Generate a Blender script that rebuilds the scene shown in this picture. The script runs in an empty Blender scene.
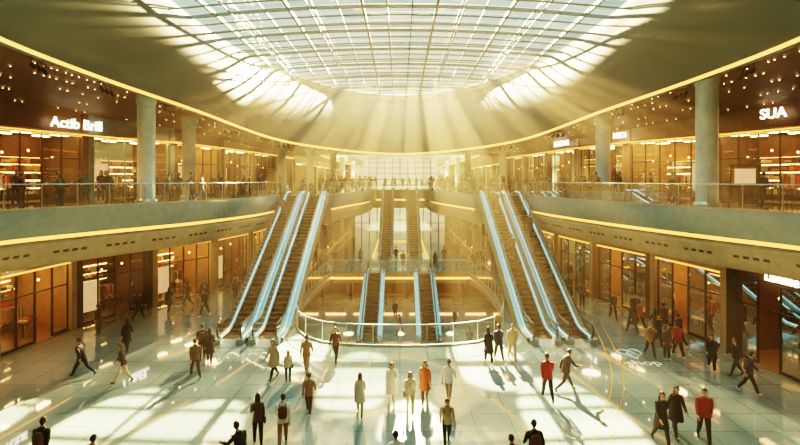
import bpy, math, random
from mathutils import Vector, Matrix
random.seed(7)
R = random.random
SC = bpy.context.scene
COL = SC.collection

# ------------------------------------------------------------------ materials
MATS = {}
def pmat(name, col, rough=0.5, metal=0.0, emi=None, es=0.0, var=0.12, scale=3.0, bump=0.0, spec=0.5):
    if name in MATS: return MATS[name]
    m = bpy.data.materials.new(name); m.use_nodes = True
    nt = m.node_tree; b = nt.nodes['Principled BSDF']
    tc = nt.nodes.new('ShaderNodeTexCoord'); nz = nt.nodes.new('ShaderNodeTexNoise')
    nz.inputs['Scale'].default_value = scale; nz.inputs['Detail'].default_value = 3
    nt.links.new(tc.outputs['Object'], nz.inputs['Vector'])
    cr = nt.nodes.new('ShaderNodeValToRGB')
    cr.color_ramp.elements[0].position = .3; cr.color_ramp.elements[1].position = .7
    cr.color_ramp.elements[0].color = (*[c*(1-var) for c in col], 1)
    cr.color_ramp.elements[1].color = (*[min(1, c*(1+var)) for c in col], 1)
    nt.links.new(nz.outputs['Fac'], cr.inputs['Fac'])
    nt.links.new(cr.outputs['Color'], b.inputs['Base Color'])
    b.inputs['Roughness'].default_value = rough
    b.inputs['Metallic'].default_value = metal
    b.inputs['Specular IOR Level'].default_value = spec
    if emi:
        b.inputs['Emission Color'].default_value = (*emi, 1)
        b.inputs['Emission Strength'].default_value = es
    if bump:
        bp = nt.nodes.new('ShaderNodeBump'); bp.inputs['Strength'].default_value = bump
        nt.links.new(nz.outputs['Fac'], bp.inputs['Height']); nt.links.new(bp.outputs['Normal'], b.inputs['Normal'])
    MATS[name] = m
    return m

def glassmat(name, tint, refl=0.1, rough=0.02):
    m = bpy.data.materials.new(name); m.use_nodes = True
    nt = m.node_tree; nt.nodes.clear()
    out = nt.nodes.new('ShaderNodeOutputMaterial')
    t = nt.nodes.new('ShaderNodeBsdfTransparent'); t.inputs[0].default_value = (*tint, 1)
    g = nt.nodes.new('ShaderNodeBsdfGlossy'); g.inputs['Roughness'].default_value = rough
    fr = nt.nodes.new('ShaderNodeFresnel'); fr.inputs[0].default_value = 1.35
    mx = nt.nodes.new('ShaderNodeMixShader')
    mul = nt.nodes.new('ShaderNodeMath'); mul.operation = 'MULTIPLY_ADD'
    mul.inputs[1].default_value = 0.7; mul.inputs[2].default_value = refl*0.3
    nt.links.new(fr.outputs[0], mul.inputs[0]); nt.links.new(mul.outputs[0], mx.inputs[0])
    nt.links.new(t.outputs[0], mx.inputs[1]); nt.links.new(g.outputs[0], mx.inputs[2])
    nt.links.new(mx.outputs[0], out.inputs[0])
    MATS[name] = m
    return m

def floormat():
    m = bpy.data.materials.new('polished_floor_tiles'); m.use_nodes = True
    nt = m.node_tree; b = nt.nodes['Principled BSDF']
    tc = nt.nodes.new('ShaderNodeTexCoord')
    br = nt.nodes.new('ShaderNodeTexBrick'); br.offset = 0.0
    br.inputs['Scale'].default_value = 1.0
    br.inputs['Brick Width'].default_value = 1.3; br.inputs['Row Height'].default_value = 1.3
    br.inputs['Mortar Size'].default_value = 0.012
    br.inputs['Color1'].default_value = (.17, .235, .23, 1); br.inputs['Color2'].default_value = (.21, .27, .26, 1)
    br.inputs['Mortar'].default_value = (.09, .10, .09, 1)
    nt.links.new(tc.outputs['Object'], br.inputs['Vector'])
    nz = nt.nodes.new('ShaderNodeTexNoise'); nz.inputs['Scale'].default_value = .45; nz.inputs['Detail'].default_value = 6
    nt.links.new(tc.outputs['Object'], nz.inputs['Vector'])
    mr = nt.nodes.new('ShaderNodeMapRange'); mr.inputs['To Min'].default_value = .02; mr.inputs['To Max'].default_value = .08
    nt.links.new(nz.outputs['Fac'], mr.inputs['Value']); nt.links.new(mr.outputs[0], b.inputs['Roughness'])
    nt.links.new(br.outputs['Color'], b.inputs['Base Color'])
    b.inputs['Specular IOR Level'].default_value = 1.0
    b.inputs['Coat Weight'].default_value = .4; b.inputs['Coat Roughness'].default_value = .03; b.inputs['Coat IOR'].default_value = 1.6
    MATS['floor'] = m
    return m

FLOOR = floormat()
GLASS = glassmat('clear_glass', (.86, .93, .92))
SKY_G = [glassmat('skylight_glass_a', (.95, .98, .97), .05), glassmat('skylight_glass_b', (.76, .86, .86), .05), glassmat('skylight_glass_c', (.48, .60, .61), .05)]
FARG = glassmat('far_skylight_glass', (.30, .32, .29), .05)
ENDG = glassmat('end_window_glass', (.40, .38, .31), .05)
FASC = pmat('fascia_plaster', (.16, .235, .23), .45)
CREAM = pmat('cream_panel', (.34, .25, .145), .5)
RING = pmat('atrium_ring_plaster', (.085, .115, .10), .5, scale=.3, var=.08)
CEIL = pmat('ceiling_plaster', (.14, .075, .038), .6)
GOLD = pmat('gold_light_strip', (.8, .4, .1), .4, emi=(1, .36, .06), es=6.5)
GOLD2 = pmat('gold_light_cove', (.8, .4, .1), .4, emi=(1, .38, .08), es=3.8)
DOWN = pmat('downlight_lens', (1, .9, .7), .4, emi=(1, .62, .28), es=40)
METAL = pmat('brushed_metal', (.38, .45, .45), .28, .9)
DARKM = pmat('dark_metal', (.04, .035, .03), .4, .6)
STEEL = pmat('skylight_steel', (.12, .22, .22), .5, .2)
COLM = pmat('column_plaster', (.34, .40, .38), .45)
RUB = pmat('handrail_rubber', (.02, .02, .02), .4)
STEP = pmat('step_tread_metal', (.075, .05, .033), .38, .7)
STEPD = pmat('step_riser_metal', (.022, .015, .011), .5, .5)
DECKM = pmat('escalator_deck', (.30, .45, .47), .25, .7)
CLAD = pmat('escalator_cladding', (.26, .23, .16), .4, .1)
BLUE = pmat('escalator_side_light', (.6, .9, 1), .4, emi=(.40, .80, .88), es=2.2)
VENT = pmat('vent_slot', (.04, .03, .02), .7)
SIGNL = pmat('sign_letters', (1, .95, .85), .4, emi=(1, .85, .62), es=8)
WALLM = pmat('wall_plaster', (.18, .12, .07), .7)
DARKW = pmat('dark_stone', (.020, .014, .011), .35)
WOOD = pmat('walnut_panel', (.11, .053, .023), .45, scale=6)
SHOPF = pmat('shop_floor', (.24, .15, .075), .3)
SHOPW = pmat('shop_wall_warm', (.34, .20, .095), .6)
SHOPC = pmat('shop_lamp_panel', (1, .85, .6), .5, emi=(1, .55, .20), es=42)
SHOPD = pmat('shop_lamp_dim', (1, .85, .6), .5, emi=(1, .52, .18), es=12)
POSTER = pmat('lit_poster', (.4, .2, .1), .5, emi=(1, .55, .28), es=1.2, var=.8, scale=1.2)
GOODS = [pmat('goods_%d' % i, c, .6) for i, c in enumerate([(.55, .12, .06), (.75, .62, .42), (.10, .10, .12), (.35, .20, .09), (.80, .75, .65), (.22, .30, .28), (.70, .38, .10)])]

# ------------------------------------------------------------------ mesh builder
class MB:
    def __init__(s): s.v = []; s.f = []; s.m = []; s.ml = []
    def mi(s, mat):
        if mat not in s.ml: s.ml.append(mat)
        return s.ml.index(mat)
    def face(s, pts, mat):
        i = len(s.v); s.v += [tuple(p) for p in pts]; s.f.append(tuple(range(i, i+len(pts)))); s.m.append(s.mi(mat))
    def box(s, lo, hi, mat, M=None):
        x0, y0, z0 = lo; x1, y1, z1 = hi
        P = [Vector(p) for p in [(x0,y0,z0),(x1,y0,z0),(x1,y1,z0),(x0,y1,z0),(x0,y0,z1),(x1,y0,z1),(x1,y1,z1),(x0,y1,z1)]]
        if M is not None: P = [M @ p for p in P]
        i = len(s.v); s.v += [tuple(p) for p in P]; k = s.mi(mat)
        for f in [(0,3,2,1),(4,5,6,7),(0,1,5,4),(1,2,6,5),(2,3,7,6),(3,0,4,7)]:
            s.f.append(tuple(i+j for j in f)); s.m.append(k)
    def bar(s, a, b, w, h, mat):
        a = Vector(a); b = Vector(b); d = b-a; L = d.length
        if L < 1e-5: return
        x = d.normalized(); up = Vector((0,0,1))
        if abs(x.z) > .99: up = Vector((0,1,0))
        y = up.cross(x).normalized(); z = x.cross(y)
        M = Matrix(((x.x,y.x,z.x,a.x),(x.y,y.y,z.y,a.y),(x.z,y.z,z.z,a.z),(0,0,0,1)))
        s.box((0,-w/2,-h/2), (L,w/2,h/2), mat, M)
    def tube(s, pts, r, mat, n=6, closed=False):
        pts = [Vector(p) for p in pts]; N = len(pts); i0 = len(s.v); k = s.mi(mat)
        rr = r if isinstance(r, (list, tuple)) else [r]*N
        for i, p in enumerate(pts):
            if closed: t = pts[(i+1) % N]-pts[i-1]
            else: t = pts[min(i+1, N-1)]-pts[max(i-1, 0)]
            t.normalize(); up = Vector((0,0,1)) if abs(t.z) < .9 else Vector((0,1,0))
            a = up.cross(t).normalized(); b = t.cross(a)
            for j in range(n):
                q = p+(a*math.cos(2*math.pi*j/n)+b*math.sin(2*math.pi*j/n))*rr[i]; s.v.append(tuple(q))
        for i in range(N if closed else N-1):
            for j in range(n):
                s.f.append((i0+i*n+j, i0+i*n+(j+1) % n, i0+((i+1) % N)*n+(j+1) % n, i0+((i+1) % N)*n+j)); s.m.append(k)
        if not closed:
            s.f.append(tuple(i0+j for j in reversed(range(n)))); s.m.append(k)
            s.f.append(tuple(i0+(N-1)*n+j for j in range(n))); s.m.append(k)
    def rings(s, rings, mats, closed=False):
        n = len(rings[0]); i0 = len(s.v)
        for r in rings: s.v += [tuple(p) for p in r]
        for i in range(len(rings)-1 + (1 if closed else 0)):
            a = i; b = (i+1) % len(rings)
            for j in range(n-1):
                s.f.append((i0+a*n+j, i0+a*n+j+1, i0+b*n+j+1, i0+b*n+j)); s.m.append(s.mi(mats[j] if isinstance(mats, list) else mats))
    def obj(s, name, smooth=False, parent=None):
        me = bpy.data.meshes.new(name); me.from_pydata(s.v, [], s.f)
        for m in s.ml: me.materials.append(m)
        me.polygons.foreach_set('material_index', s.m)
        if smooth: me.polygons.foreach_set('use_smooth', [True]*len(s.f))
        me.update()
        o = bpy.data.objects.new(name, me); COL.objects.link(o)
        if parent: o.parent = parent
        return o

def cr(pts, per=8, closed=False):
    P = [Vector(p) for p in pts]; N = len(P); out = []
    for i in range(N if closed else N-1):
        if closed: a, b, c, d = P[i-1], P[i], P[(i+1) % N], P[(i+2) % N]
        else: a, b, c, d = P[max(i-1, 0)], P[i], P[i+1], P[min(i+2, N-1)]
        for k in range(per):
            t = k/per
            out.append(.5*((2*b)+(c-a)*t+(2*a-5*b+4*c-d)*t*t+(3*b-a-3*c+d)*t**3))
    if not closed: out.append(P[-1])
    return out
def resample(pts, step):
    L = [0]
    for i in range(1, len(pts)): L.append(L[-1]+(pts[i]-pts[i-1]).length)
    n = max(1, round(L[-1]/step)); out = []; j = 0
    for k in range(n+1):
        t = L[-1]*k/n
        while j < len(L)-2 and L[j+1] < t: j += 1
        f = (t-L[j])/max(1e-9, L[j+1]-L[j]); out.append(pts[j].lerp(pts[j+1], min(1, max(0, f))))
    return out
def normals(pts, s):
    out = []
    for i in range(len(pts)):
        t = pts[min(i+1, len(pts)-1)]-pts[max(i-1, 0)]
        n = Vector((-t.y, t.x)).normalized()*s; out.append(n)
    return out
V2 = lambda *a: Vector(a)

# ------------------------------------------------------------------ layout curves (s=+1 left side, -1 right side)
UF = 7.2
EL1 = cr([(-16,-8),(-16.8,6),(-16.8,14),(-16.1,20.3),(-14.4,24.6),(-12.1,29.5),(-10.6,35),(-10.1,39),(-10.1,43)], 8)
EL2 = cr([(-5.9,43),(-5.2,48),(-3.9,55),(-3.3,61),(-3.2,68)], 6)
ER1 = cr([(15.5,-8),(15.9,6),(15.7,13),(14.9,18.6),(13.5,23),(12,29),(11,35),(10.6,39),(10.6,43)], 8)
ER2 = cr([(6.4,43),(5.4,48),(4.0,55),(3.4,61),(3.2,68)], 6)
WL = cr([(-19.5,-8),(-19.5,12),(-19.2,22),(-18.4,30),(-15.8,35.5),(-13.8,40),(-12.8,47),(-12.4,60),(-12.4,80),(-12.4,140)], 8)
WR = cr([(17.6,-8),(17.2,12),(16.7,20),(15.9,28),(14.5,34),(13.4,40),(12.9,47),(12.4,60),(12.4,80),(12.4,140)], 8)
Gh = [(0,56,11.5),(-5,52.5,11.6),(-10,42,11.9),(-12.7,31,12.9),(-14.4,24,13.5),(-14.1,17,13.6),(-12.5,9,13.7),(-8.5,1.5,13.7),(-4.5,-2,13.7),(0,-3,13.7)]
Oh = [(0,66,11.8),(-8,66,11.8),(-15,56,11.8),(-16.8,41,12.3),(-20.6,31,12.7),(-23,23,12.8),(-24.5,12,12.8),(-24.5,2,12.8),(-22,-8,12.8),(0,-8,12.8)]
mir = lambda L: L+[(-p[0], p[1], p[2]) for p in reversed(L[1:-1])]
G = cr(mir(Gh), 8, True); O = cr(mir(Oh), 8, True)

# ------------------------------------------------------------------ ground floor with void
vp = [(p.x, p.y) for p in cr([(0,25.5),(2.2,25.6),(4.2,26.2),(5.5,27.6),(6.1,29.5),(6.6,32),(6.9,35),(6.9,40),(6.6,44),(6.2,46)], 4)]
mb = MB()
mb.face([(-30,-8,0),(30,-8,0),(30,25.5,0),(-30,25.5,0)], FLOOR)
for i in range(len(vp)-1):
    (a, y0), (b, y1) = vp[i], vp[i+1]
    mb.face([(-30,y0,0),(-a,y0,0),(-b,y1,0),(-30,y1,0)], FLOOR)
    mb.face([(a,y0,0),(30,y0,0),(30,y1,0),(b,y1,0)], FLOOR)
mb.face([(-30,46,0),(30,46,0),(30,142,0),(-30,142,0)], FLOOR)
mb.obj('floor')
vpath = [V2(-a, y) for a, y in reversed(vp)]+[V2(a, y) for a, y in vp[1:]]
vn = normals(vpath, -1)
vn = [n if (Vector((p.x, p.y-36))).dot(n) > 0 else -n for p, n in zip(vpath, vn)]
mb = MB()
prof = [(0,.0),(0,-.4),(.35,-.45),(.35,-.6),(.1,-.64),(.2,-1.1)]
mt = [FASC, FASC, GOLD, CREAM, CREAM]
mb.rings([[(p.x+n.x*o, p.y+n.y*o, z) for o, z in prof] for p, n in zip(vpath, vn)], mt)
mb.rings([[(-6.2,46,0),(-6.2,46,-1)],[(6.2,46,0),(6.2,46,-1)]], CREAM)
mb.box((-6.2,45.9,-.6),(6.2,45.98,-.45), GOLD)
mb.obj('trim_void_edge')
mb = MB()
rs = resample(vpath, 1.4)
def railing(mb, pts, z, sgn=None, off=.08, h=1.1):
    ns = normals(pts, sgn) if sgn else [Vector((0,0))]*len(pts)
    q = [p+n*off for p, n in zip(pts, ns)]
    for i in range(len(q)-1):
        a = q[i].lerp(q[i+1], .02); b = q[i].lerp(q[i+1], .98)
        mb.face([(a.x,a.y,z+.06),(b.x,b.y,z+.06),(b.x,b.y,z+h),(a.x,a.y,z+h)], GLASS)
    for p in q: mb.box((p.x-.02,p.y-.02,z-.05),(p.x+.02,p.y+.02,z+h), METAL)
    mb.tube([(p.x,p.y,z+h+.02) for p in q], .025, METAL, 6)
    for i in range(len(q)-1): mb.bar((q[i].x,q[i].y,z+.05),(q[i+1].x,q[i+1].y,z+.05), .08, .1, METAL)
railing(mb, rs, 0)
for a, b in [(-6.2,-3.5),(-1.0,.9),(3.5,6.2)]:
    railing(mb, [V2(a,46.05), V2((a+b)/2,46.05), V2(b,46.05)], 0)
mb.obj('glass_railing')
mb = MB()
B = -3.5
mb.face([(-12,22,B),(12,22,B),(12,52,B),(-12,52,B)], FLOOR)
mb.obj('floor_lower_level')
mb = MB()
mb.rings([[(-12,22,B),(-12,22,0)],[(-12,52,B),(-12,52,0)],[(12,52,B),(12,52,0)],[(12,22,B),(12,22,0)],[(-12,22,B),(-12,22,0)]], SHOPW)
for i in range(8):
    x = -11+i*2.9
    mb.box((x,51.6,B),(x+.25,51.9,-.4), DARKW)
    mb.box((x+.4,51.8,B+.3),(x+2.5,51.9,-1.8), WOOD); mb.box((x+.4,51.75,-1.7),(x+2.5,51.9,-1.5), SHOPD)
mb.obj('wall_lower_level')

# ------------------------------------------------------------------ upper slab
def side(name, E1, E2, sg):
    X = -30*sg
    full = E1+E2
    mb = MB()
    for i in range(len(full)-1):
        a, b = full[i], full[i+1]
        if b.y-a.y < 1e-4: continue
        mb.face([(a.x,a.y,UF),(b.x,b.y,UF),(X,b.y,UF),(X,a.y,UF)], FLOOR)
    mb.obj('floor_upper_'+name)
    mb = MB()
    prof = [(0,UF+.03),(-.02,UF-.1),(0,6.1),(.05,6.02),(.55,5.98),(.55,5.80),(.12,5.74),(.05,5.62),(.38,4.75),(.42,4.66),(.62,4.66),(.64,4.74)]
    mt = [FASC,FASC,FASC,FASC,GOLD,CREAM,CREAM,CREAM,CREAM,GOLD2,CREAM]
    def fas(pts):
        ns = normals(pts, sg)
        mb.rings([[(p.x+n.x*o, p.y+n.y*o, z) for o, z in prof] for p, n in zip(pts, ns)], mt)
    fas(E1); fas(E2)
    a, b = E1[-1], E2[0]
    mb.rings([[(p.x, p.y-.0, z) for z in (UF+.03, 6.1, 4.7)] for p in (a, b)], [FASC, CREAM])
    mb.obj('trim_balcony_'+name, True)
    mb = MB()
    for pts in (E1, E2):
        ns = normals(pts, sg)
        q = [p+n*.6 for p, n in zip(pts, ns)]
        for i in range(len(q)-1):
            mb.face([(q[i].x,q[i].y,4.74),(X,q[i].y,4.74),(X,q[i+1].y,4.74),(q[i+1].x,q[i+1].y,4.74)], CEIL)
    mb.obj('ceiling_ground_'+name)
    mb = MB()
    rs = resample(E1, .42); ns = normals(rs, sg)
    for i in range(1, len(rs)-1):
        if i % 6 in (0, 5): continue
        p, n = rs[i], ns[i]; t = Vector((n.y,-n.x))
        def Q(o, z, k): w = p+n*o+t*k; return (w.x, w.y, z)
        mb.face([Q(.145,5.32,-.13),Q(.145,5.32,.13),Q(.20,5.2,.13),Q(.20,5.2,-.13)], VENT)
    mb.obj('vent_grille_row')
    mb = MB()
    railing(mb, resample(E1, 1.6), UF, sg, .1)
    railing(mb, resample(E2, 1.6), UF, sg, .1)
    mb.obj('glass_railing')
side('left', EL1, EL2, 1); side('right', ER1, ER2, -1)
mb = MB()
mb.box((-30,68,4.7),(30,84,7.2), FLOOR)
mb.box((-3.3,67.9,5.9),(3.3,68.0,7.2), FASC); mb.box((-3.3,67.88,5.75),(3.3,67.95,5.9), GOLD)
for sx in (-1, 1):
    mb.box((min(sx*5,sx*30),84,4.7),(max(sx*5,sx*30),142,7.2), FLOOR)
    mb.box((min(sx*4.9,sx*5),84,5.6),(max(sx*4.9,sx*5),142,5.8), GOLD)
for y in (100, 120): mb.box((-5,y,6.2),(5,y+5,7.2), FASC); mb.box((-5,y-.06,6.1),(5,y,6.25), GOLD)
mb.obj('floor_upper_bridge')

# ------------------------------------------------------------------ ring, ceiling, skylight
SA, SB, SY, SZ = 12.8, 29.0, 30.0, 18.0
mb = MB(); rings = []; S = []
for g in G:
    th = math.atan2(g.x/SA, (g.y-SY)/SB)
    s = Vector((SA*math.sin(th), SY+SB*math.cos(th), SZ)); S.append(s)
    r = []
    for t in (0, .12, .3, .5, .7, .88, 1):
        q = s.lerp(g, t); o = Vector((q.x, q.y-SY, 0)); o = o/max(1, o.length)
        q = q-o*math.sin(t*math.pi)*.9
        r.append(q)
    o = Vector((g.x, (g.y-SY)*.5, 0)).normalized()
    r += [g+Vector((0,0,-.16)), g+o*.35+Vector((0,0,-.16)), g+o*.35+Vector((0,0,.05))]
    r = [s+Vector((0,0,.5))]+r
    rings.append(r)
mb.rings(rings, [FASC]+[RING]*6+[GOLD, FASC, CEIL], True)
mb.obj('ceiling_atrium_ring', True)
mb = MB()
crs = []
for g, o_ in zip(G, O):
    o = Vector((g.x, (g.y-SY)*.5, 0)).normalized()
    g2 = g+o*.35+Vector((0,0,.05)); crs.append([g2.lerp(o_, t)+Vector((0,0,.35*math.sin(math.pi*t))) for t in (0,.25,.5,.75,1)])
mb.rings(crs, CEIL, True)
mb.obj('ceiling_upper', True)
mb = MB()
def disc(c, r, mat, n=8):
    mb.face([(c[0]+r*math.cos(2*math.pi*i/n), c[1]+r*math.sin(2*math.pi*i/n), c[2]) for i in range(n)], mat)
for k, r in enumerate(crs):
    nxt = crs[(k+1) % len(crs)]
    for sub in range(2):
        for t in (.15,.35,.55,.75,.92):
            if R() < .5: continue
            f = sub/2+R()*.2
            i = int(t*4); ft = t*4-i
            p = r[i].lerp(r[i+1], ft).lerp(nxt[i].lerp(nxt[i+1], ft), f)
            disc((p.x,p.y,p.z-.07), .035, DOWN)
for pts, sg in ((EL1, 1), (ER1, -1)):
    rs = resample(pts, 2.0); ns = normals(rs, sg)
    for p, n in zip(rs, ns):
        for o in (1.4, 2.6):
            q = p+n*o; disc((q.x,q.y,4.72), .06, DOWN)
mb.obj('ceiling_downlight_array')
mb = MB()
for k in range(len(G)):
    if k % 5 == 0 and G[k].y < 45:
        g = G[k]; o = Vector((g.x,(g.y-SY)*.5,0)).normalized(); c = g+o*.9
        t = Vector((-o.y,o.x,0))
        mb.bar(c-t*.9+Vector((0,0,-.05)), c+t*.9+Vector((0,0,-.05)), .06, .06, DARKM)
        for d in (-.6, 0, .6):
            p = c+t*d; mb.tube([p, p+Vector((0,0,-.3))], .02, DARKM); mb.tube([p+Vector((0,0,-.28)), p+Vector((0,0,-.5))-o*.15], .09, DARKM, 8)
mb.obj('track_spotlight_array')

def dz(x, y):
    r2 = (x/SA)**2+((y-SY)/SB)**2
    return SZ+.45+.7*max(0, 1-r2)
mb = MB(); gl = MB()
NX = 17; stepx = 2*SA/NX; stepy = 1.6
xs = [-SA+stepx*i for i in range(1, NX)]
for i, x in enumerate(xs):
    h = SB*math.sqrt(max(0, 1-(x/SA)**2)); n = max(2, int(2*h/3.5)); pr = None
    for k in range(n+1):
        y = SY-h+2*h*k/n; p = Vector((x, y, dz(x, y)))
        if pr is not None:
            mb.bar(pr, p, .07 if i % 3 else .14, .11 if i % 3 else .24, STEEL)
            if i % 3 == 1:
                dn = Vector((0,0,.6))
                mb.bar(pr-dn, p-dn, .07, .07, STEEL)
                mb.bar(pr-dn, p, .035, .035, STEEL); mb.bar(p-dn, p, .035, .035, STEEL)
        pr = p
y = SY-SB+stepy*.5; j = 0
while y < SY+SB:
    w = SA*math.sqrt(max(0, 1-((y-SY)/SB)**2)); n = max(1, int(2*w/2.5)); pr = None
    for k in range(n+1):
        x = -w+2*w*k/n; p = Vector((x, y, dz(x, y)))
        if pr is not None:
            mb.bar(pr, p, .065 if j % 3 else .13, .09 if j % 3 else .2, STEEL)
            if j % 3 == 1: mb.bar(pr-Vector((0,0,.6)), p-Vector((0,0,.6)), .07, .07, STEEL)
        pr = p
    y += stepy; j += 1
yy = SY-SB
while yy < SY+SB:
    for i in range(NX):
        x0 = -SA+stepx*i; x1 = x0+stepx
        c = [(x0,yy),(x1,yy),(x1,yy+stepy),(x0,yy+stepy)]
        if min((a/SA)**2+((b-SY)/SB)**2 for a, b in c) > 1: continue
        q = R(); k = 0 if q < .62 else (1 if q < .9 else 2)
        gl.face([(a, b, dz(a, b)+.12) for a, b in c], SKY_G[k])
    yy += stepy
mb.obj('skylight_frame'); gl.obj('window_skylight')
mb = MB()
rr = []
for s, o_ in zip(S, O):
    rr.append([s+Vector((0,0,.45)), Vector((s.x*1.12, SY+(s.y-SY)*1.06, SZ+.45)), Vector((o_.x*1.3, o_.y+(8 if o_.y > 40 else (-4 if o_.y < 0 else 0)), 14.5))])
mb.rings(rr, CEIL, True)
mb.obj('roof_collar')

# ------------------------------------------------------------------ outer walls and far hall
mb = MB(); mb.face([(-30,-8,-.1),(30,-8,-.1),(30,-8,15),(-30,-8,15)], WALLM); mb.obj('wall_back')
mb = MB(); mb.face([(-30,-8,-.1),(-30,142,-.1),(-30,142,15),(-30,-8,15)], WALLM); mb.obj('wall_left')
mb = MB(); mb.face([(30,-8,-.1),(30,142,-.1),(30,142,15),(30,-8,15)], WALLM); mb.obj('wall_right')
mb = MB()
for sx in (-1, 1):
    mb.box((min(sx*10.5,sx*30),66,11.8),(max(sx*10.5,sx*30),142,12.1), CEIL)
    mb.box((min(sx*10.5,sx*10.7),66,11.8),(max(sx*10.5,sx*10.7),142,13.8), FASC)
    mb.box((min(sx*10.3,sx*10.48),66,11.7),(max(sx*10.3,sx*10.48),142,11.8), GOLD)
mb.obj('ceiling_far_hall')
mb = MB(); gl = MB()
def vz(x): return 13.8+1.4*(1-(x/10.6)**2)
for k in range(31):
    y = 66+k*2.5
    for i in range(8):
        x0 = -10.6+i*2.65; x1 = x0+2.65
        mb.bar((x0,y,vz(x0)),(x1,y,vz(x1)), .2, .3, STEEL)
        if k < 30: gl.face([(x0,y,vz(x0)+.14),(x1,y,vz(x1)+.14),(x1,y+2.5,vz(x1)+.14),(x0,y+2.5,vz(x0)+.14)], FARG)
for i in range(9):
    x = -10.6+i*2.65; mb.bar((x,66,vz(x)),(x,141,vz(x)), .16, .24, STEEL)
mb.obj('far_skylight_frame'); gl.obj('window_far_skylight')
mb = MB(); gl = MB()
for i in range(13): mb.box((-13+i*2.17-.16,141,0),(-13+i*2.17+.16,141.2,15), STEEL)
for z in (3.5,7,8.6,10.2,11.8,13.4): mb.box((-13,141,z),(13,141.2,z+.25), STEEL)
gl.face([(-13,141.1,0),(13,141.1,0),(13,141.1,15),(-13,141.1,15)], ENDG)
mb.box((-30,141,0),(-13,141.3,15), WALLM); mb.box((13,141,0),(30,141.3,15), WALLM)
mb.obj('end_window_frame'); gl.obj('window_end')

# ------------------------------------------------------------------ columns
def column(x, y, r, z0, z1):
    mb = MB(); n = 24
    prof = [(r*1.25,z0),(r*1.25,z0+.18),(r,z0+.24),(r,z1-.35),(r*1.12,z1-.3),(r*1.12,z1+.3)]
    mb.rings([[(x+a*math.cos(2*math.pi*i/n), y+a*math.sin(2*math.pi*i/n), z) for a, z in prof] for i in range(n)], [METAL, METAL, COLM, COLM, COLM], True)
    mb.obj('column', True)
for x, y, r, z1 in [(-14.2,28,.47,13.1),(-15.2,36,.47,12.6),(-9.9,55,.42,11.8),(-11.6,49,.4,12.1),(13.4,33,.47,12.9),(15.1,24.6,.5,13.5),(11.3,55,.42,11.8),(8.3,61,.4,11.7),(-8.3,62,.4,11.7),(-9,78,.4,11.8),(9,78,.4,11.8),(-9,95,.4,11.8),(9,95,.4,11.8)]:
    column(x, y, r, UF, z1)
for x, y in [(-11.3,47),(11.4,47),(-9.4,60),(9.4,60),(-7,74),(7,74)]: column(x, y, .38, 0, 4.74)

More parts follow.
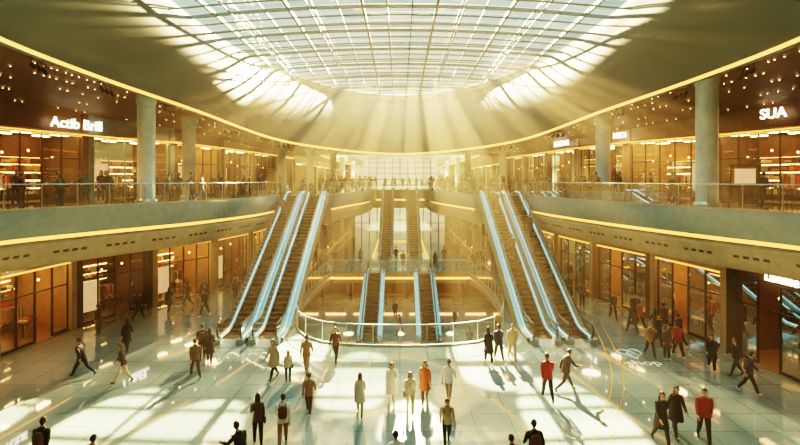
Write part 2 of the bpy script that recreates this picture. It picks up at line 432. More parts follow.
# ------------------------------------------------------------------ shopfronts
def text(body, loc, xa, za, size, mat, name='shop_sign', ext=.03):
    c = bpy.data.curves.new(name, 'FONT'); c.body = body; c.size = size; c.extrude = ext; c.align_x = 'CENTER'; c.align_y = 'CENTER'
    c.offset = size*.012
    c.materials.append(mat); o = bpy.data.objects.new(name, c); COL.objects.link(o)
    xa = Vector(xa).normalized(); za = Vector(za).normalized(); ya = za.cross(xa)
    o.matrix_world = Matrix(((xa.x,ya.x,za.x,loc[0]),(xa.y,ya.y,za.y,loc[1]),(xa.z,ya.z,za.z,loc[2]),(0,0,0,1)))
    return o
MANNEQ = []
def shop(p0, p1, sg, z0, H, HT, st, depth=3.6, full=True):
    d = p1-p0; L = d.length; u = d.normalized(); n = Vector((-u.y,u.x))*sg
    M = Matrix(((u.x,n.x,0,p0.x),(u.y,n.y,0,p0.y),(0,0,1,z0),(0,0,0,1)))
    dark = st == 'dark'; fm = DARKW if dark else {'lit': CREAM, 'wood': WOOD, 'white': FASC}.get(st, CREAM)
    fr = DARKM if st != 'white' else METAL
    mb = MB()
    mb.box((0,-.12,0),(.4,.35,HT), fm, M); mb.box((L-.4,-.12,0),(L,.35,HT), fm, M)
    mb.box((.4,0,H),(L-.4,.3,HT), fm, M)
    mb.box((.4,-.04,H-.06),(L-.4,.0,H+.02), GOLD2 if not dark else DARKM, M)
    f = lambda pts, m: mb.face([M @ Vector(p) for p in pts], m)
    lw = WOOD if dark or st == 'wood' else (FASC if st == 'white' else SHOPW)
    f([(0,0,.02),(L,0,.02),(L,depth,.02),(0,depth,.02)], SHOPF)
    f([(0,.3,H+.05),(L,.3,H+.05),(L,depth,H+.05),(0,depth,H+.05)], lw)
    f([(0,depth,0),(L,depth,0),(L,depth,H+.1),(0,depth,H+.1)], lw)
    f([(0,.3,0),(0,depth,0),(0,depth,H+.1),(0,.3,H+.1)], lw); f([(L,.3,0),(L,depth,0),(L,depth,H+.1),(L,.3,H+.1)], lw)
    lm = SHOPD if dark else SHOPC
    for k in range(max(1, int(L/2))):
        c = (k+.5)*L/max(1, int(L/2))
        mb.box((c-.45,.7,H-.02),(c+.45,1.1,H+.04), lm, M); mb.box((c-.45,depth-1.2,H-.02),(c+.45,depth-.9,H+.04), lm, M)
    nb = max(3, round((L-.8)/1.25)); bw = (L-.8)/nb; dr = nb//2
    for k in range(nb+1): mb.box((.4+k*bw-.03,.1,0),(.4+k*bw+.03,.2,H), fr, M)
    for k in range(nb):
        a = .4+k*bw; b = a+bw
        mb.box((a,.1,2.6),(b,.2,2.66), fr, M)
        if k == dr or (k == dr-1 and nb > 4): continue
        mb.box((a,.08,0),(b,.22,.14), fr, M); f([(a+.03,.15,.14),(b-.03,.15,.14),(b-.03,.15,H-.06),(a+.03,.15,H-.06)], GLASS)
    if full:
        for w0 in (.35,.85,1.35,1.85,2.35):
            mb.box((.5,depth-.45,w0),(L-.5,depth-.05,w0+.04), WOOD if not dark else DARKM, M)
            mb.box((.5,depth-.06,w0+.38),(L-.5,depth-.04,w0+.45), SHOPD, M)
            c = .55
            while c < L-.8:
                w = .12+R()*.28; h = .12+R()*.26
                if R() < .8: mb.box((c,depth-.4,w0+.04),(c+w,depth-.12,w0+.04+h), random.choice(GOODS), M)
                c += w+.05+R()*.12
        for k in range(int(L/2.6)):
            c = 1.3+k*2.4
            mb.box((c-.5,1.3,.75),(c+.5,1.9,.82), WOOD, M)
            for dx in (-.42,.38):
                for dy in (1.35,1.8): mb.box((c+dx,dy,0),(c+dx+.05,dy+.05,.75), DARKM, M)
            for q in range(4): mb.box((c-.42+q*.22,1.4,.82),(c-.28+q*.22,1.75,.9+R()*.2), random.choice(GOODS), M)
            mb.bar(M @ Vector((c-.6,2.3,1.6)), M @ Vector((c+.6,2.3,1.6)), .03, .03, METAL)
            for q in range(9): mb.box((c-.55+q*.125,2.12,.75+R()*.2),(c-.49+q*.125,2.5,1.55), random.choice(GOODS), M)
        if st != 'white':   # pendant globes behind the glass
            for k in range(int(L/1.5)):
                c = 1.0+k*1.45; zz = 2.7+.35*((k*7) % 3)/2
                p = M @ Vector((c,1.0,zz)); mb.tube([p+Vector((0,0,.07)), M @ Vector((c,1.0,H))], .012, DARKM, 4)
                mb.tube([p-Vector((0,0,.07)), p-Vector((0,0,.04)), p, p+Vector((0,0,.04)), p+Vector((0,0,.07))], [.02,.05,.065,.05,.02], SHOPD, 8)
        if L > 4 and R() < .5:
            w0 = .9; mb.box((w0,.5,.6),(w0+1.0,.56,2.4), POSTER, M)
        MANNEQ.append(M @ Vector((L-.95,.75,.03)))
    mb.obj('storefront')
def row(curve, y0, y1, width, sg, z0, H, HT, styles, full=True):
    pts = [p for p in curve if y0 <= p.y <= y1]; rs = resample(pts, width)
    for i in range(len(rs)-1):
        shop(rs[i], rs[i+1], sg, z0, H, HT, styles[i % len(styles)], full=full)
def wallsign(curve, y, z, sg, body, size, off=.2):
    i = min(range(1, len(curve)), key=lambda k: abs(curve[k].y-y)); p = curve[i-1].lerp(curve[i], .5 if curve[i].y == curve[i-1].y else (y-curve[i-1].y)/(curve[i].y-curve[i-1].y))
    t = (curve[i]-curve[i-1]).normalized(); n = Vector((-t.y,t.x))*sg; inn = Vector((-n.x,-n.y,0))
    text(body, (p.x+inn.x*off, p.y+inn.y*off, z), Vector((0,0,1)).cross(inn), inn, size, SIGNL)
def obyY(sx):
    h = [(-24.5,-8),(-24.5,2),(-24.5,12),(-23,23),(-20.6,31),(-16.8,41),(-15,56),(-14.2,66),(-14,80),(-14,140)]
    return cr([(a*sx,b) for a, b in h], 10)
UL = obyY(1); UR = obyY(-1)
row(WL, 6, 66, 5.6, 1, 0, 3.85, 4.74, ['lit','wood','lit','lit','dark','lit','lit','wood'])
row(WL, 67, 139, 9, 1, 0, 3.85, 4.74, ['lit','wood'], full=False)
row(WR, 6, 66, 5.6, -1, 0, 3.85, 4.74, ['lit','dark','dark','lit','wood','lit','white'])
row(WR, 67, 139, 9, -1, 0, 3.85, 4.74, ['wood','lit'], full=False)
row(UL, 12, 66, 7.2, 1, UF, 4.1, 5.6, ['dark','wood','wood','white','wood','lit'])
row(UL, 67, 139, 9, 1, UF, 3.6, 4.6, ['lit'], full=False)
row(UR, 12, 66, 7.2, -1, UF, 4.1, 5.6, ['wood','dark','wood','lit','lit','wood'])
row(UR, 67, 139, 9, -1, UF, 3.6, 4.6, ['wood'], full=False)
wallsign(UL, 31.3, 11.95, 1, 'Actib Brill', .85, .45)
wallsign(UR, 28.4, 12.25, -1, 'SUA', .8, .45)
wallsign(UR, 47, 11.9, -1, 'ROSE BAR', .7, .75)
wallsign(UR, 38.5, 11.9, -1, 'MEDI', .6, .75)
wallsign(WL, 32.6, 4.25, 1, 'H&EL', .8, .3)
wallsign(WL, 46, 4.3, 1, 'ORRA', .55, .3)
wallsign(WL, 24.5, 4.25, 1, 'FOLIE', .5, .3)
wallsign(WR, 21.4, 4.25, -1, 'Lamme', .6, .3)
wallsign(WR, 36, 4.3, -1, 'VANE', .5, .3)
for pts, sg, nm in ((UL, 1, 'left'), (UR, -1, 'right')):
    q = [p for p in pts if 8 < p.y < 66]; ns = normals(q, sg); mb = MB()
    mb.rings([[(p.x-n.x*o, p.y-n.y*o, z) for o, z in [(0,11.5),(.55,11.45),(.6,11.35),(.5,11.3),(0,11.28)]] for p, n in zip(q, ns)], [CREAM, CREAM, GOLD, CREAM])
    mb.obj('trim_canopy_'+nm, True)

# display kiosk (upper right)
mb = MB()
for sx in (-.75,.75): mb.tube([(15.4+sx,22.3,UF),(15.4+sx*.8,22.3,UF+1.95)], .04, DARKM)
for z in (.05, 1.0, 1.95): mb.bar((14.7,22.3,UF+z),(16.1,22.3,UF+z), .07, .07, DARKM)
mb.box((14.95,22.28,UF+1.15),(15.85,22.34,UF+1.8), POSTER); mb.box((14.6,22.0,UF),(16.2,22.6,UF+.06), DARKM)
mb.obj('display_kiosk')
DEC = pmat('floor_decal_white', (.85,.85,.8), .3)
text('shop', (11.3,23.2,.012), (1,0,0), (0,0,1), .85, DEC, 'floor_emblem', .003)
mb = MB()
c = (11.3, 24.5)
pts = [(c[0]+.55*math.sin(t)**3, c[1]+.045*(13*math.cos(t)-5*math.cos(2*t)-2*math.cos(3*t)-math.cos(4*t)), .012) for t in [2*math.pi*i/24 for i in range(24)]]
mb.tube(pts, .045, DEC, 4, True)
mb.tube([(c[0]+.2*math.cos(2*math.pi*i/12), c[1]+.2*math.sin(2*math.pi*i/12), .012) for i in range(12)], .04, DEC, 4, True)
mb.obj('floor_heart_decal')
mb = MB()
for k in range(2):
    P = cr([(3.2+k*.5,10),(6.2+k*.5,16),(9.3+k*.5,22),(11.5+k*.5,30)], 6)
    for i in range(len(P)-1):
        a, b = P[i], P[i+1]; mb.face([(a.x,a.y,.006),(a.x+.05,a.y,.006),(b.x+.05,b.y,.006),(b.x,b.y,.006)], pmat('brass_inlay', (.8,.5,.15), .3, .8))
mb.obj('brass_floor_inlay')

# ------------------------------------------------------------------ escalators
def escalator(xc, y0, z0, y1, z1, w=1.78, f0=1.6, f1=1.4):
    mb = MB()
    def raw(y): return z0+(z1-z0)*min(1, max(0, (y-y0-f0)/(y1-f1-y0-f0)))
    def Z(y): return sum(raw(y+k*.12) for k in range(-3, 4))/7
    N = 44; ys = [y0+(y1-y0)*i/N for i in range(N+1)]
    h = w/2
    rg = []
    for y in ys:
        z = Z(y); lo = max(z-.8, z0-.02)
        rg.append([(xc-.5,y,z-.12),(xc-.5,y,z+.22),(xc-.56,y,z+.27),(xc-h,y,z+.24),(xc-h,y,z+.1),(xc-h,y,lo),(xc+h,y,lo),(xc+h,y,z+.1),(xc+h,y,z+.24),(xc+.56,y,z+.27),(xc+.5,y,z+.22),(xc+.5,y,z-.12)])
    mb.rings(rg, [DARKM,DECKM,DECKM,DECKM,CLAD,CLAD,CLAD,DECKM,DECKM,DECKM,DARKM])
    for sx in (-1, 1):
        x = xc+sx*.6
        mb.rings([[(x-.03,y,Z(y)+.27),(x-.03,y,Z(y)+.34),(x+.03,y,Z(y)+.34),(x+.03,y,Z(y)+.27)] for y in ys], [BLUE, METAL, BLUE])
        mb.rings([[(x,y,Z(y)+.34),(x,y,Z(y)+.98)] for y in ys], GLASS)
        hr = [(x, y, Z(y)+1.0) for y in ys]
        def arc(yc, zc, sgn): return [(x, yc+sgn*.36*math.sin(a), zc+.64+.36*math.cos(a)) for a in [math.pi*i/8 for i in range(1, 9)]]
        a0 = arc(y0, Z(y0), -1); a1 = arc(y1, Z(y1), 1)
        mb.tube(list(reversed(a0))+hr+a1, .055, RUB, 6)
        mb.face([(x,y0,z0+.28)]+[(p[0],p[1],p[2]) for p in reversed(a0)]+[(x,y0,z0+.98)], GLASS)
        mb.face([(x,y1,z1+.28)]+[(p[0],p[1],p[2]) for p in reversed(a1)]+[(x,y1,z1+.98)], GLASS)
        mb.box((x-.2,y0-.45,z0),(x+.2,y0,z0+.26), DECKM); mb.box((x-.2,y1,z1),(x+.2,y1+.4,z1+.26), DECKM)
    y = y0+.5; pz = z0+.01
    while y < y1-.4:
        z = Z(y+.2)+.01
        if abs(z-pz) > .01:
            mb.face([(xc-.5,y,pz),(xc+.5,y,pz),(xc+.5,y,z),(xc-.5,y,z)], STEPD)
            mb.box((xc-.5,y-.005,z-.02),(xc+.5,y+.02,z+.004), STEP)
        mb.face([(xc-.5,y,z),(xc+.5,y,z),(xc+.5,y+.4,z),(xc-.5,y+.4,z)], STEP)
        pz = z; y += .4
    mb.box((xc-.5,y0-.9,z0-.02),(xc+.5,y0+.5,z0+.015), METAL)
    mb.box((xc-.5,y1-.45,z1-.02),(xc+.5,y1+.9,z1+.015), METAL)
    mb.obj('escalator')
for xc in (-8.85, -7.02): escalator(xc, 26.2, 0, 43.2, UF)
for xc in (7.55, 9.40): escalator(xc, 26.2, 0, 43.2, UF)
for xc in (-2.3, 2.2): escalator(xc, 36.6, B, 46.2, 0, 1.9, .9, .9)
for xc in (-1.6, 1.6): escalator(xc, 54, 0, 68.2, UF, 1.7)

# ------------------------------------------------------------------ people
SKIN = pmat('skin', (.42,.24,.15), .55, var=.05)
HAIRS = [pmat('hair_dark', (.02,.014,.01), .5), pmat('hair_brown', (.10,.05,.025), .5), pmat('hair_blond', (.34,.22,.09), .5)]
SHOE = pmat('shoe_leather', (.03,.025,.022), .4); SHOEW = pmat('shoe_white', (.6,.58,.52), .5)
CL = {k: pmat('cloth_'+k, c, .85, scale=14, bump=.05) for k, c in dict(black=(.014,.014,.016), navy=(.02,.03,.05), brown=(.10,.05,.028), beige=(.36,.27,.17), cream=(.52,.44,.32), white=(.62,.58,.50), red=(.28,.025,.02), grey=(.18,.18,.18), teal=(.04,.10,.10), tan=(.28,.15,.07), denim=(.06,.10,.16), rust=(.28,.09,.03)).items()}
def segd(p, a, b):
    ab = b-a; t = max(0, min(1, (p-a).dot(ab)/max(1e-9, ab.length_squared))); return (p-(a+ab*t)).length
CACHE = {}
def body(pose, kind):
    key = (pose, kind)
    if key in CACHE: return CACHE[key]
    fem = kind != 'm'
    PZ = {'stand': ((.04,.05),(-.03,.05),(.05,.15),(-.03,.2),0), 'walk': ((.42,.08),(-.32,.30),(-.42,.25),(.40,.45),.04),
          'walk2': ((-.34,.34),(.40,.06),(.42,.5),(-.38,.2),.04), 'stride': ((.58,.12),(-.48,.55),(-.6,.5),(.6,.8),.10),
          'phone': ((.22,.05),(-.2,.15),(.35,1.9),(-.1,.25),.06), 'lean': ((.12,.05),(-.10,.10),(.75,.7),(.7,.75),.12)}[pose]
    sh = .165 if fem else .195; hp = .095 if fem else .088
    V = []; Rr = []; Ed = []; seg = []
    def add(p, r, par=None, tag=None):
        r = r if isinstance(r, tuple) else (r, r)
        V.append(Vector(p)); Rr.append((r[0]*1.16, r[1]*1.16)); i = len(V)-1
        if par is not None: Ed.append((par, i)); seg.append((V[par], V[i], tag))
        return i
    ln = PZ[4]
    pel = add((0,0,.96), (.155 if fem else .15, .115))
    wa = add((0,ln*.3,1.12), (.12 if fem else .14, .10), pel, 0)
    ch = add((0,ln*.8,1.31), (.145 if fem else .17, .115), wa, 0)
    nb = add((0,ln*1.1,1.455), (.075,.06), ch, 0)
    nk = add((0,ln*1.3+.01,1.51), .052, nb, 2)
    hd = add((0,ln*1.45+.02,1.56), .054, nk, 2)
    wr = []
    for s, (a, b) in ((-1, PZ[2]), (1, PZ[3])):
        s0 = add((s*sh, ln, 1.395), .064, ch, 0)
        d1 = Vector((s*.10, math.sin(a), -math.cos(a))).normalized(); e = V[s0]+d1*.29
        m1 = add(V[s0]+d1*.13, .058, s0, 0); e0 = add(e, .047, m1, 0)
        d2 = Vector((-s*.02, math.sin(a+b), -math.cos(a+b))).normalized()
        m2 = add(e+d2*.11, .044, e0, 0); w = add(e+d2*.235, .030, m2, 0); wr.append((V[w].copy(), d2, s))
    for s, (a, b) in ((-1, PZ[0]), (1, PZ[1])):
        h0 = add((s*hp, 0, .90), .102, pel, 1)
        d1 = Vector((s*.01, math.sin(a), -math.cos(a))); k = V[h0]+d1*.42
        m1 = add(V[h0]+d1*.2, .084, h0, 1); kn = add(k, .064, m1, 1)
        d2 = Vector((0, math.sin(a-b), -math.cos(a-b)))
        m2 = add(k+d2*.15, .062, kn, 1); an = add(k+d2*.38, .044, m2, 1)
        ft = a-b if a-b < 0 else (a-b)*.6
        d3 = Vector((0, math.cos(ft), math.sin(ft))); dn = Vector((0, math.sin(ft), -math.cos(ft)))
        hl = add(V[an]+dn*.05-d3*.02, .038, an, 4)
        add(V[an]+dn*.06+d3*.15, (.036,.024), hl, 4)
    me = bpy.data.meshes.new('body'); me.from_pydata([tuple(v) for v in V], Ed, [])
    o = bpy.data.objects.new('body_tmp', me); COL.objects.link(o)
    md = o.modifiers.new('s', 'SKIN'); md.use_smooth_shade = True
    for i, r in enumerate(Rr): me.skin_vertices[0].data[i].radius = r
    for i in range(len(Rr)): me.skin_vertices[0].data[i].use_root = (i == 0)
    sd = o.modifiers.new('d', 'SUBSURF'); sd.levels = 1; sd.render_levels = 1
    dg = bpy.context.evaluated_depsgraph_get(); dg.update(); ev = o.evaluated_get(dg).to_mesh()
    vs = [tuple(v.co) for v in ev.vertices]; fs = [tuple(p.vertices) for p in ev.polygons]
    fm = []
    for f in fs:
        c = sum((Vector(vs[i]) for i in f), Vector())/len(f); best = min(seg, key=lambda s: segd(c, s[0], s[1])); t = best[2]
        if t == 0 and c.z < 1.02 and abs(c.x) < .2: t = 0 if c.z > .95 else 1
        fm.append(t)
    o.evaluated_get(dg).to_mesh_clear(); bpy.data.objects.remove(o)
    mb = MB(); mb.ml = ['top','bot','skin','hair','shoe','bag']
    mb.v = list(vs); mb.f = list(fs); mb.m = fm
    for w, d, s in wr:
        side_ = Vector((0,1,0)) if abs(d.y) < .8 else Vector((0,0,1)); across = (side_-d*side_.dot(d)).normalized(); nrm = d.cross(across)*s
        mb.tube([w-d*.02, w+d*.03, w+d*.075, w+d*.09], [.024,.034,.036,.026], 'skin', 8)
        for k, l in enumerate((.068,.078,.072,.056)):
            b = w+d*.08+across*(.028-.018*k); mb.tube([b, b+d*l*.5-nrm*.004, b+d*l-nrm*.02], [.0095,.009,.006], 'skin', 5)
        b = w+d*.03+across*.028; mb.tube([b, b+across*.025+d*.02, b+across*.03+d*.05], [.012,.010,.007], 'skin', 5)
    hc = Vector((0, ln*1.6+.03, 1.645)); n1, n2 = 24, 18
    def hpt(a, b):
        th = math.pi*a/n2; ph = 2*math.pi*b/n1
        x = .078*math.sin(th)*math.sin(ph); y = .097*math.sin(th)*math.cos(ph); z = .120*math.cos(th)
        if z < 0: x *= 1+z*2.6; y *= 1+z*(1.0 if y > 0 else 3.2)
        if abs(x) < .016 and y > .06 and -.035 < z < .02: y += .018
        if y > .05 and .0 < z < .03 and abs(abs(x)-.03) < .014: y -= .008
        hl = 1 if (z > .068 or (y < .015 and z > -.055) or (y < -.03 and z > -.09)) else 0
        return Vector((x,y,z))*(1.10 if hl else 1), hl
    for i in range(n2):
        for j in range(n1):
            q = [hpt(a, b) for (a, b) in ((i,j),(i+1,j),(i+1,j+1),(i,j+1))]
            mb.face([hc+p[0] for p in q], 'hair' if sum(p[1] for p in q) >= 2 else 'skin')
    for s in (-1, 1):
        e = hc+Vector((s*.080,.012,0)); mb.tube([e+Vector((0,0,-.03)), e+Vector((s*.010,-.005,.0)), e+Vector((0,-.005,.03))], [.008,.012,.008], 'skin', 5)
        mb.tube([hc+Vector((s*.03-.012,.083,.014)), hc+Vector((s*.03,.088,.016)), hc+Vector((s*.03+.012,.083,.014))], [.003,.006,.003], 'hair', 5)
    mb.tube([hc+Vector((-.02,.086,-.052)), hc+Vector((0,.091,-.050)), hc+Vector((.02,.086,-.052))], [.003,.006,.003], 'bag', 5)
    cy = ln*1.15
    mb.rings([[Vector((rx*math.cos(t), cy+ry*math.sin(t), z)) for t in [2*math.pi*k/16 for k in range(17)]] for z, rx, ry in ((1.36,.185 if not fem else .155,.10),(1.425,.150 if not fem else .125,.092),(1.465,.10,.078),(1.50,.066,.064),(1.52,.062,.060))], 'top')
    if fem:
        rg = []
        for z, rx, ry, yo in ((.06,.082,.07,-.035),(-.03,.090,.062,-.05),(-.12,.096,.050,-.065),(-.22,.080,.036,-.080)):
            rg.append([hc+Vector((rx*math.cos(t), yo-ry*math.sin(t), z)) for t in [math.pi*k/8-.0 for k in range(9)]])
        mb.rings(rg, 'hair'); mb.face(rg[-1], 'hair')
    if kind in ('dress', 'coat'):
        st = max(abs(PZ[0][0]), abs(PZ[1][0])); rg = []
        zb = .50 if kind == 'dress' else .62
        for z, f in ((1.36,0),(1.14,.12),(.98,.35),(.8,.65),(zb,1)):
            rx = (.155 if z > 1.25 else .15)+.07*f+(.02 if z < 1.05 else 0); ry = .125+.05*f+st*.28*f*(1 if kind == 'coat' else .9)
            rg.append([Vector((rx*math.cos(t), ry*math.sin(t)+ln*max(0,(z-.96))*2.2, z+.012*math.sin(5*t)*f)) for t in [2*math.pi*k/20 for k in range(21)]])
        mb.rings(rg, 'top')
    else:   # jacket / shirt hem
        rg = []
        for z, rx, ry in ((1.16,.150,.115),(1.04,.168,.132),(.93,.184,.146),(.86,.190,.155)):
            if fem: rx *= .94
            rg.append([Vector((rx*math.cos(t), ry*math.sin(t)+ln*max(0, z-.96)*2, z)) for t in [2*math.pi*k/20 for k in range(21)]])
        mb.rings(rg, 'top')
    if kind == 'm' and pose == 'walk2':
        rg = []
        for z, k in ((1.02,.7),(1.06,1),(1.2,1.05),(1.36,1),(1.42,.6)):
            rg.append([Vector((.15*k*math.cos(t), -.165+ln-.085*k*math.sin(t), z)) for t in [2*math.pi*q/12 for q in range(13)]])
        mb.rings(rg, 'bag'); mb.face(rg[0][:-1], 'bag'); mb.face(rg[-1][:-1], 'bag')
        for s in (-1, 1): mb.tube([(s*.1,-.1,1.40),(s*.11,.03,1.495),(s*.11,.15,1.35),(s*.13,.06,1.12),(s*.12,-.1,1.06)], .014, 'bag', 5)
    if kind == 'f':   # shoulder bag on the right hip
        mb.tube([(-.15,.02,1.46),(.0,.15,1.28),(.21,.08,1.0)], .010, 'bag', 5); mb.tube([(-.15,.0,1.46),(.0,-.14,1.28),(.21,-.02,1.0)], .010, 'bag', 5)
        rg = []
        for z, k in ((.76,.8),(.79,1),(.92,1),(1.0,.75)):
            rg.append([Vector((.235+.045*k*math.cos(t), .02+.14*k*math.sin(t), z)) for t in [2*math.pi*q/10 for q in range(11)]])
        mb.rings(rg, 'bag'); mb.face(rg[0][:-1], 'bag'); mb.face(rg[-1][:-1], 'bag')
    zmin = min(v[2] for v in mb.v); mb.v = [(v[0], v[1], v[2]-zmin) for v in mb.v]
    me = bpy.data.meshes.new('person_mesh'); me.from_pydata(mb.v, [], mb.f)
    for i in range(6): me.materials.append(None)
    me.polygons.foreach_set('material_index', mb.m); me.polygons.foreach_set('use_smooth', [True]*len(mb.f)); me.update()
    CACHE[key] = me
    return me
KEYC = list(CL)
def person(x, y, z=0, pose='walk', kind='m', head=0, top='black', bot='black', h=1.75, hair=0, bag='brown', name=None, mats=None):
    me = body(pose, kind).copy()
    for i, m in enumerate(mats or [CL[top], CL[bot], SKIN, HAIRS[hair], SHOEW if R() < .25 else SHOE, CL[bag]]): me.materials[i] = m
    o = bpy.data.objects.new(name or ('man' if kind == 'm' else 'woman'), me); COL.objects.link(o)
    s = h/1.78; o.scale = (s, s, s); o.location = (x, y, z); o.rotation_euler = (0, 0, math.radians(head))
    return o
# heading: 0 walks away from the camera, 90 to the left, 180 toward the camera, -90 to the right
PPL = [
 (-13.8,21.7,'stride','m',80,'black','navy',1.8,0),(-13.5,24.7,'walk','coat',10,'black','black',1.68,0),(-11.6,20.9,'walk','f',100,'black','cream',1.7,1),
 (-8.8,21.5,'walk','m',40,'brown','black',1.72,0),(-9.3,23.5,'walk2','m',20,'black','black',1.78,0),(-8.8,23.1,'walk','coat',15,'black','black',1.7,0),(-15.9,30.4,'walk','m',-60,'black','navy',1.75,0),
 (-13.6,34.8,'walk','f',170,'black','denim',1.7,1),(-12.6,36.5,'stand','m',0,'brown','black',1.75,0),(-14.2,33.4,'walk2','m',120,'navy','black',1.75,0),
 (-5.4,21.4,'walk','coat',150,'beige','black',1.75,1),(-4.7,21.0,'stand','f',20,'cream','denim',1.35,2),(-4.1,21.9,'walk','m',0,'tan','beige',1.75,1),(-3.0,23.4,'walk','m',170,'brown','black',1.7,0),
 (-3.3,18.1,'walk','m',0,'tan','brown',1.55,1),(-1.45,18.1,'walk','coat',0,'cream','beige',1.55,1),(-.32,18.9,'phone','dress',180,'white','white',1.65,1),(.37,18.2,'walk','f',180,'cream','beige',1.6,1),
 (.95,19.1,'walk2','coat',180,'rust','brown',1.7,0),(1.85,19.1,'walk','m',-20,'white','beige',1.7,1),(1.5,16.0,'walk2','m',180,'beige','black',1.6,0),(-.1,13.6,'walk','m',10,'white','beige',1.7,0),
 (-10.2,14.2,'walk2','m',0,'black','black',1.8,0),(-8.3,13.4,'walk','m',-30,'brown','black',1.7,0),(-4.4,13.9,'lean','m',60,'black','black',1.75,0),(-4.55,16.0,'phone','f',20,'brown','black',1.65,0),(-3.75,16.0,'walk2','m',10,'white','tan',1.7,0),
 (4.1,23.1,'walk','coat',0,'black','black',1.75,0),(4.65,23.5,'walk','m',10,'navy','black',1.75,0),(5.3,23.6,'walk','m',180,'beige','beige',1.8,1),(5.7,19.3,'walk','m',0,'red','black',1.85,0),(6.7,20.2,'stride','m',-70,'black','black',1.8,0),
 (3.05,13.5,'walk','m',20,'brown','black',1.65,0),(3.8,14.1,'walk2','m',0,'black','black',1.78,0),
 (8.4,16.1,'walk','coat',180,'black','black',1.78,0),(9.15,16.6,'walk2','coat',175,'black','navy',1.78,0),(9.85,16.2,'walk','m',160,'red','black',1.85,0),
 (14.6,21.7,'walk','m',90,'black','navy',1.7,0),(13.9,22.3,'walk','coat',150,'black','black',1.7,0),(13.9,19.9,'walk2','m',-120,'navy','black',1.75,0),
 (12.0,24.0,'walk','m',180,'tan','black',1.75,0),(12.6,23.6,'stand','coat',190,'brown','black',1.7,0),(13.3,23.9,'walk','m',0,'red','black',1.75,0),(13.6,28.3,'walk','m',20,'rust','black',1.75,0),(13.8,27.0,'walk2','f',0,'black','brown',1.65,0),(13.0,30.5,'walk','m',180,'navy','black',1.75,0),
 (13.2,25.6,'walk','coat',170,'black','black',1.7,0),(14.2,25.4,'walk','m',30,'black','black',1.78,0),(12.2,33.5,'stand','m',0,'brown','black',1.75,0),(-11.6,42,'walk','m',0,'black','black',1.75,0),(11.8,41,'walk','m',180,'black','navy',1.75,0),
 (-12.0,38.5,'walk','coat',0,'black','black',1.7,0),(-12.9,33.0,'walk','m',190,'brown','black',1.75,0),(-16.6,27.5,'stand','f',90,'black','brown',1.68,0),(12.4,36.5,'walk','f',180,'black','black',1.7,0),
 (-14.8,32.0,'walk','coat',0,'black','black',1.7,0),(-12.2,31.2,'walk2','m',160,'black','navy',1.78,0),(-11.4,34.6,'walk','f',10,'black','black',1.68,0),(13.9,29.6,'stand','m',170,'black','black',1.8,0),(12.9,27.8,'walk','coat',20,'black','navy',1.7,0),(14.6,27.6,'walk','m',0,'brown','black',1.78,0),
 (.3,48.5,'walk','m',180,'black','black',1.75,0),(-4,50,'walk','m',0,'brown','black',1.75,0),(4.5,51,'stand','m',0,'black','black',1.75,0),(-7.5,47.8,'walk','f',180,'tan','black',1.7,0),(7.2,48.8,'walk','m',90,'navy','black',1.75,0),(-5.6,52,'walk','coat',0,'black','black',1.7,0),(6.2,54,'walk','m',0,'black','black',1.8,0),(8.3,50,'stand','m',0,'brown','black',1.8,0),
 (-8.6,50.5,'walk','m',30,'black','black',1.78,0),(-6.4,48.9,'stand','m',180,'black','navy',1.75,0),(3.4,48.2,'walk','coat',0,'black','black',1.7,0),(-.4,51,'walk','m',0,'black','black',1.78,0)]
for x, y, po, ki, hd, tp, bt, h, hr in PPL:
    person(x, y, 0.002, po, ki, hd, tp, bt, h, hr)
for x, y, po in [(-4.6,36,'walk'),(0,38.5,'walk'),(4.4,40,'stand'),(-.4,43,'walk'),(4.9,35,'stand')]:
    person(x, y, B+.002, po, 'm', R()*360, 'black', 'navy', 1.75, 0)
DK = ['black','navy','brown','black','black','teal']
def up(x, y, z=UF, **k):
    person(x, y, z+.005, random.choice(['stand','walk','phone','lean']), random.choice(['m','m','f','coat']), k.get('head', R()*360), random.choice(DK), random.choice(['black','navy']), 1.66+R()*.2, random.choice([0,0,1]))
for x, y in [(-17.3,25.5),(-17.9,26.3),(-16.6,26.4),(-16.0,27.6),(-17.0,28.4),(-15.3,26.2),(-14.4,31.5),(-13.6,33),(-13,36),(-12.2,39),(-12.8,40.5),(-11.4,42.5),(-6.3,50),(-6.0,52.5),(-7.0,54),(-5.4,57),(-8.2,51),(-6.6,60),(-5.0,63),(-9.2,47),(-6.9,48),(-5.7,49),(-5.1,54),(-4.6,58),(-7.6,56),(-10.8,45),
             (7.3,49.5),(6.4,52),(8.2,50.2),(9.3,47.5),(10.1,49),(8.8,53.5),(7.4,57),(5.6,59),(11.8,44),(12.3,46),(11.2,41.5),(12.0,37),(13.0,35.7),(12.8,38.6),(13.4,30.5),(14.6,29),(16.5,27),(4.9,62.5),(6.2,64),(10.7,51.5),(5.9,48.8),(6.9,51),(5.2,55),(7.9,47.2),(9.2,50.8),(4.7,57.5),(8.8,45.8),(10.6,46.6),
             (12.5,31.6),(12.9,33.9),(-13.3,30),(-2.1,72),(.4,73),(2.4,71.5),(-.8,78),(3.5,80),(-5,76),(5.5,85),(-3.4,70.5),(1.4,70.5),(-1.2,75),
             (-18.6,24.2),(-19.2,25.4),(-15.6,29.6),(-13.0,31.2),(-12.6,34.2),(-11.8,37),(14.4,26.5),(15.9,28.6),(17.4,24),(13.9,31.8),(12.3,35),(11.7,39.4)]:
    up(x, y)
for pts, sg in ((EL1, 1), (ER1, -1), (EL2, 1), (ER2, -1)):   # people along the balustrades
    q = resample(pts, .95); ns = normals(q, sg)
    for p, n in zip(q, ns):
        if 27 < p.y < 42.5 and R() < .30 or 44 < p.y < 66 and R() < .55:
            o_ = .55+R()*.25; up(p.x+n.x*o_, p.y+n.y*o_, head=(-75 if sg > 0 else 75)+R()*30-15)
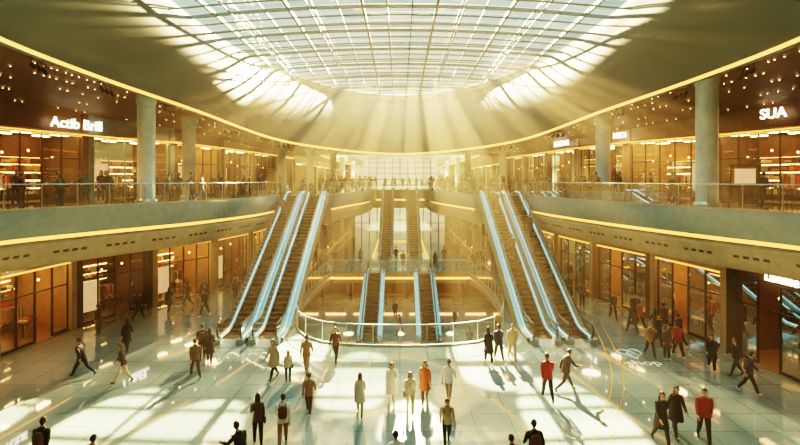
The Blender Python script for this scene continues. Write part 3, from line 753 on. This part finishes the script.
def ride(xc, y): person(xc, y, 7.2*(y-27.8)/14.0+.06, 'stand', random.choice(['m','coat']), 0, random.choice(DK), 'black', 1.72, 0)
for xc, y in [(7.55,33.8),(7.55,39.3),(9.4,36.2),(-8.85,38),(-7.02,40.2)]: ride(xc, y)
WHITE = pmat('mannequin_white', (.65,.58,.46), .4)
for i, p in enumerate(MANNEQ):
    if i % 2 == 0:
        t = CL[random.choice(KEYC)]; b = CL[random.choice(KEYC)]
        person(p.x, p.y, p.z, 'stand', 'f' if i % 4 else 'm', 90 if p.x > 0 else -90, h=1.75, name='mannequin', mats=[t, b, WHITE, WHITE, WHITE, t])

# ------------------------------------------------------------------ haze volume, lights, world, camera
mb = MB(); mb.box((-29.5,-7.5,.0),(29.5,140,17.9), None)
mb.ml = []; me = bpy.data.meshes.new('haze'); me.from_pydata(mb.v, [], mb.f)
m = bpy.data.materials.new('dusty_air'); m.use_nodes = True; nt = m.node_tree; nt.nodes.clear()
out = nt.nodes.new('ShaderNodeOutputMaterial'); vs = nt.nodes.new('ShaderNodeVolumeScatter')
vs.inputs['Color'].default_value = (1, .82, .56, 1); vs.inputs['Density'].default_value = .0015; vs.inputs['Anisotropy'].default_value = .58
nt.links.new(vs.outputs[0], out.inputs['Volume']); me.materials.append(m)
o = bpy.data.objects.new('atmospheric_haze', me); COL.objects.link(o)

def lamp(name, typ, loc, power, col, **k):
    l = bpy.data.lights.new(name, typ); l.energy = power; l.color = col
    for a, b in k.items(): setattr(l, a, b)
    o = bpy.data.objects.new(name, l); COL.objects.link(o); o.location = loc; return o
SUNP = Vector((2, 86, 37))
lamp('sun_lamp', 'POINT', SUNP, 5.5e6, (1, .66, .30), shadow_soft_size=.5)
NB = 15
for i in range(NB):   # spots added beside the sun lamp to form shafts through the dome's far arc
    th = math.radians(-62+124*(i+.5)/NB+(R()-.5)*4); q = .90-.07*(i % 3)
    tgt = Vector((SA*q*math.sin(th), SY+SB*q*math.cos(th), 18.6))
    o = lamp('added_beam_spot', 'SPOT', SUNP+Vector((0,-.3,0)), (4.5+4.0*R())*1e7, (1, .68, .32), shadow_soft_size=.12, spot_size=math.radians(1.6+1.5*R()), spot_blend=.3)
    o.rotation_euler = (tgt-SUNP).to_track_quat('-Z', 'Y').to_euler()
for x, y in [(-21,26),(21,26),(-18,38),(18,38),(-12,52),(12,52)]:
    lamp('ceiling_wash_lamp', 'AREA', (x*.86, y, 12.0), 340, (1,.52,.20), shape='DISK', size=2.0)
for x, y in [(-17.5,22),(16.2,22),(-13.5,36),(13,34)]:
    lamp('soffit_lamp', 'AREA', (x, y, 4.6), 150, (1,.56,.24), shape='DISK', size=1.2)
for x in (-5, 0, 5):
    lamp('lower_level_lamp', 'AREA', (x, 48.5, -.6), 180, (1,.52,.20), shape='DISK', size=1.0)

w = bpy.data.worlds.new('sky'); SC.world = w; w.use_nodes = True; nt = w.node_tree
bg = nt.nodes['Background']; tc = nt.nodes.new('ShaderNodeTexCoord'); sp = nt.nodes.new('ShaderNodeSeparateXYZ'); crp = nt.nodes.new('ShaderNodeValToRGB')
nt.links.new(tc.outputs['Generated'], sp.inputs[0]); nt.links.new(sp.outputs['Z'], crp.inputs[0]); nt.links.new(crp.outputs[0], bg.inputs[0])
crp.color_ramp.elements[0].position = 0; crp.color_ramp.elements[0].color = (1, .78, .48, 1)
crp.color_ramp.elements[1].position = .5; crp.color_ramp.elements[1].color = (.48, .86, .85, 1)
bg.inputs[1].default_value = 4.3
SC.view_settings.view_transform = 'Filmic'
SC.view_settings.look = 'Very High Contrast'
SC.view_settings.exposure = -0.75

cam = bpy.data.cameras.new('camera'); co = bpy.data.objects.new('camera', cam); COL.objects.link(co)
co.location = (0, 0, 8.5); co.rotation_euler = (math.radians(90), 0, 0)
cam.lens = 22.5; cam.sensor_width = 36; cam.shift_y = -42.5/800; cam.clip_end = 400; cam.clip_start = .1
SC.camera = co
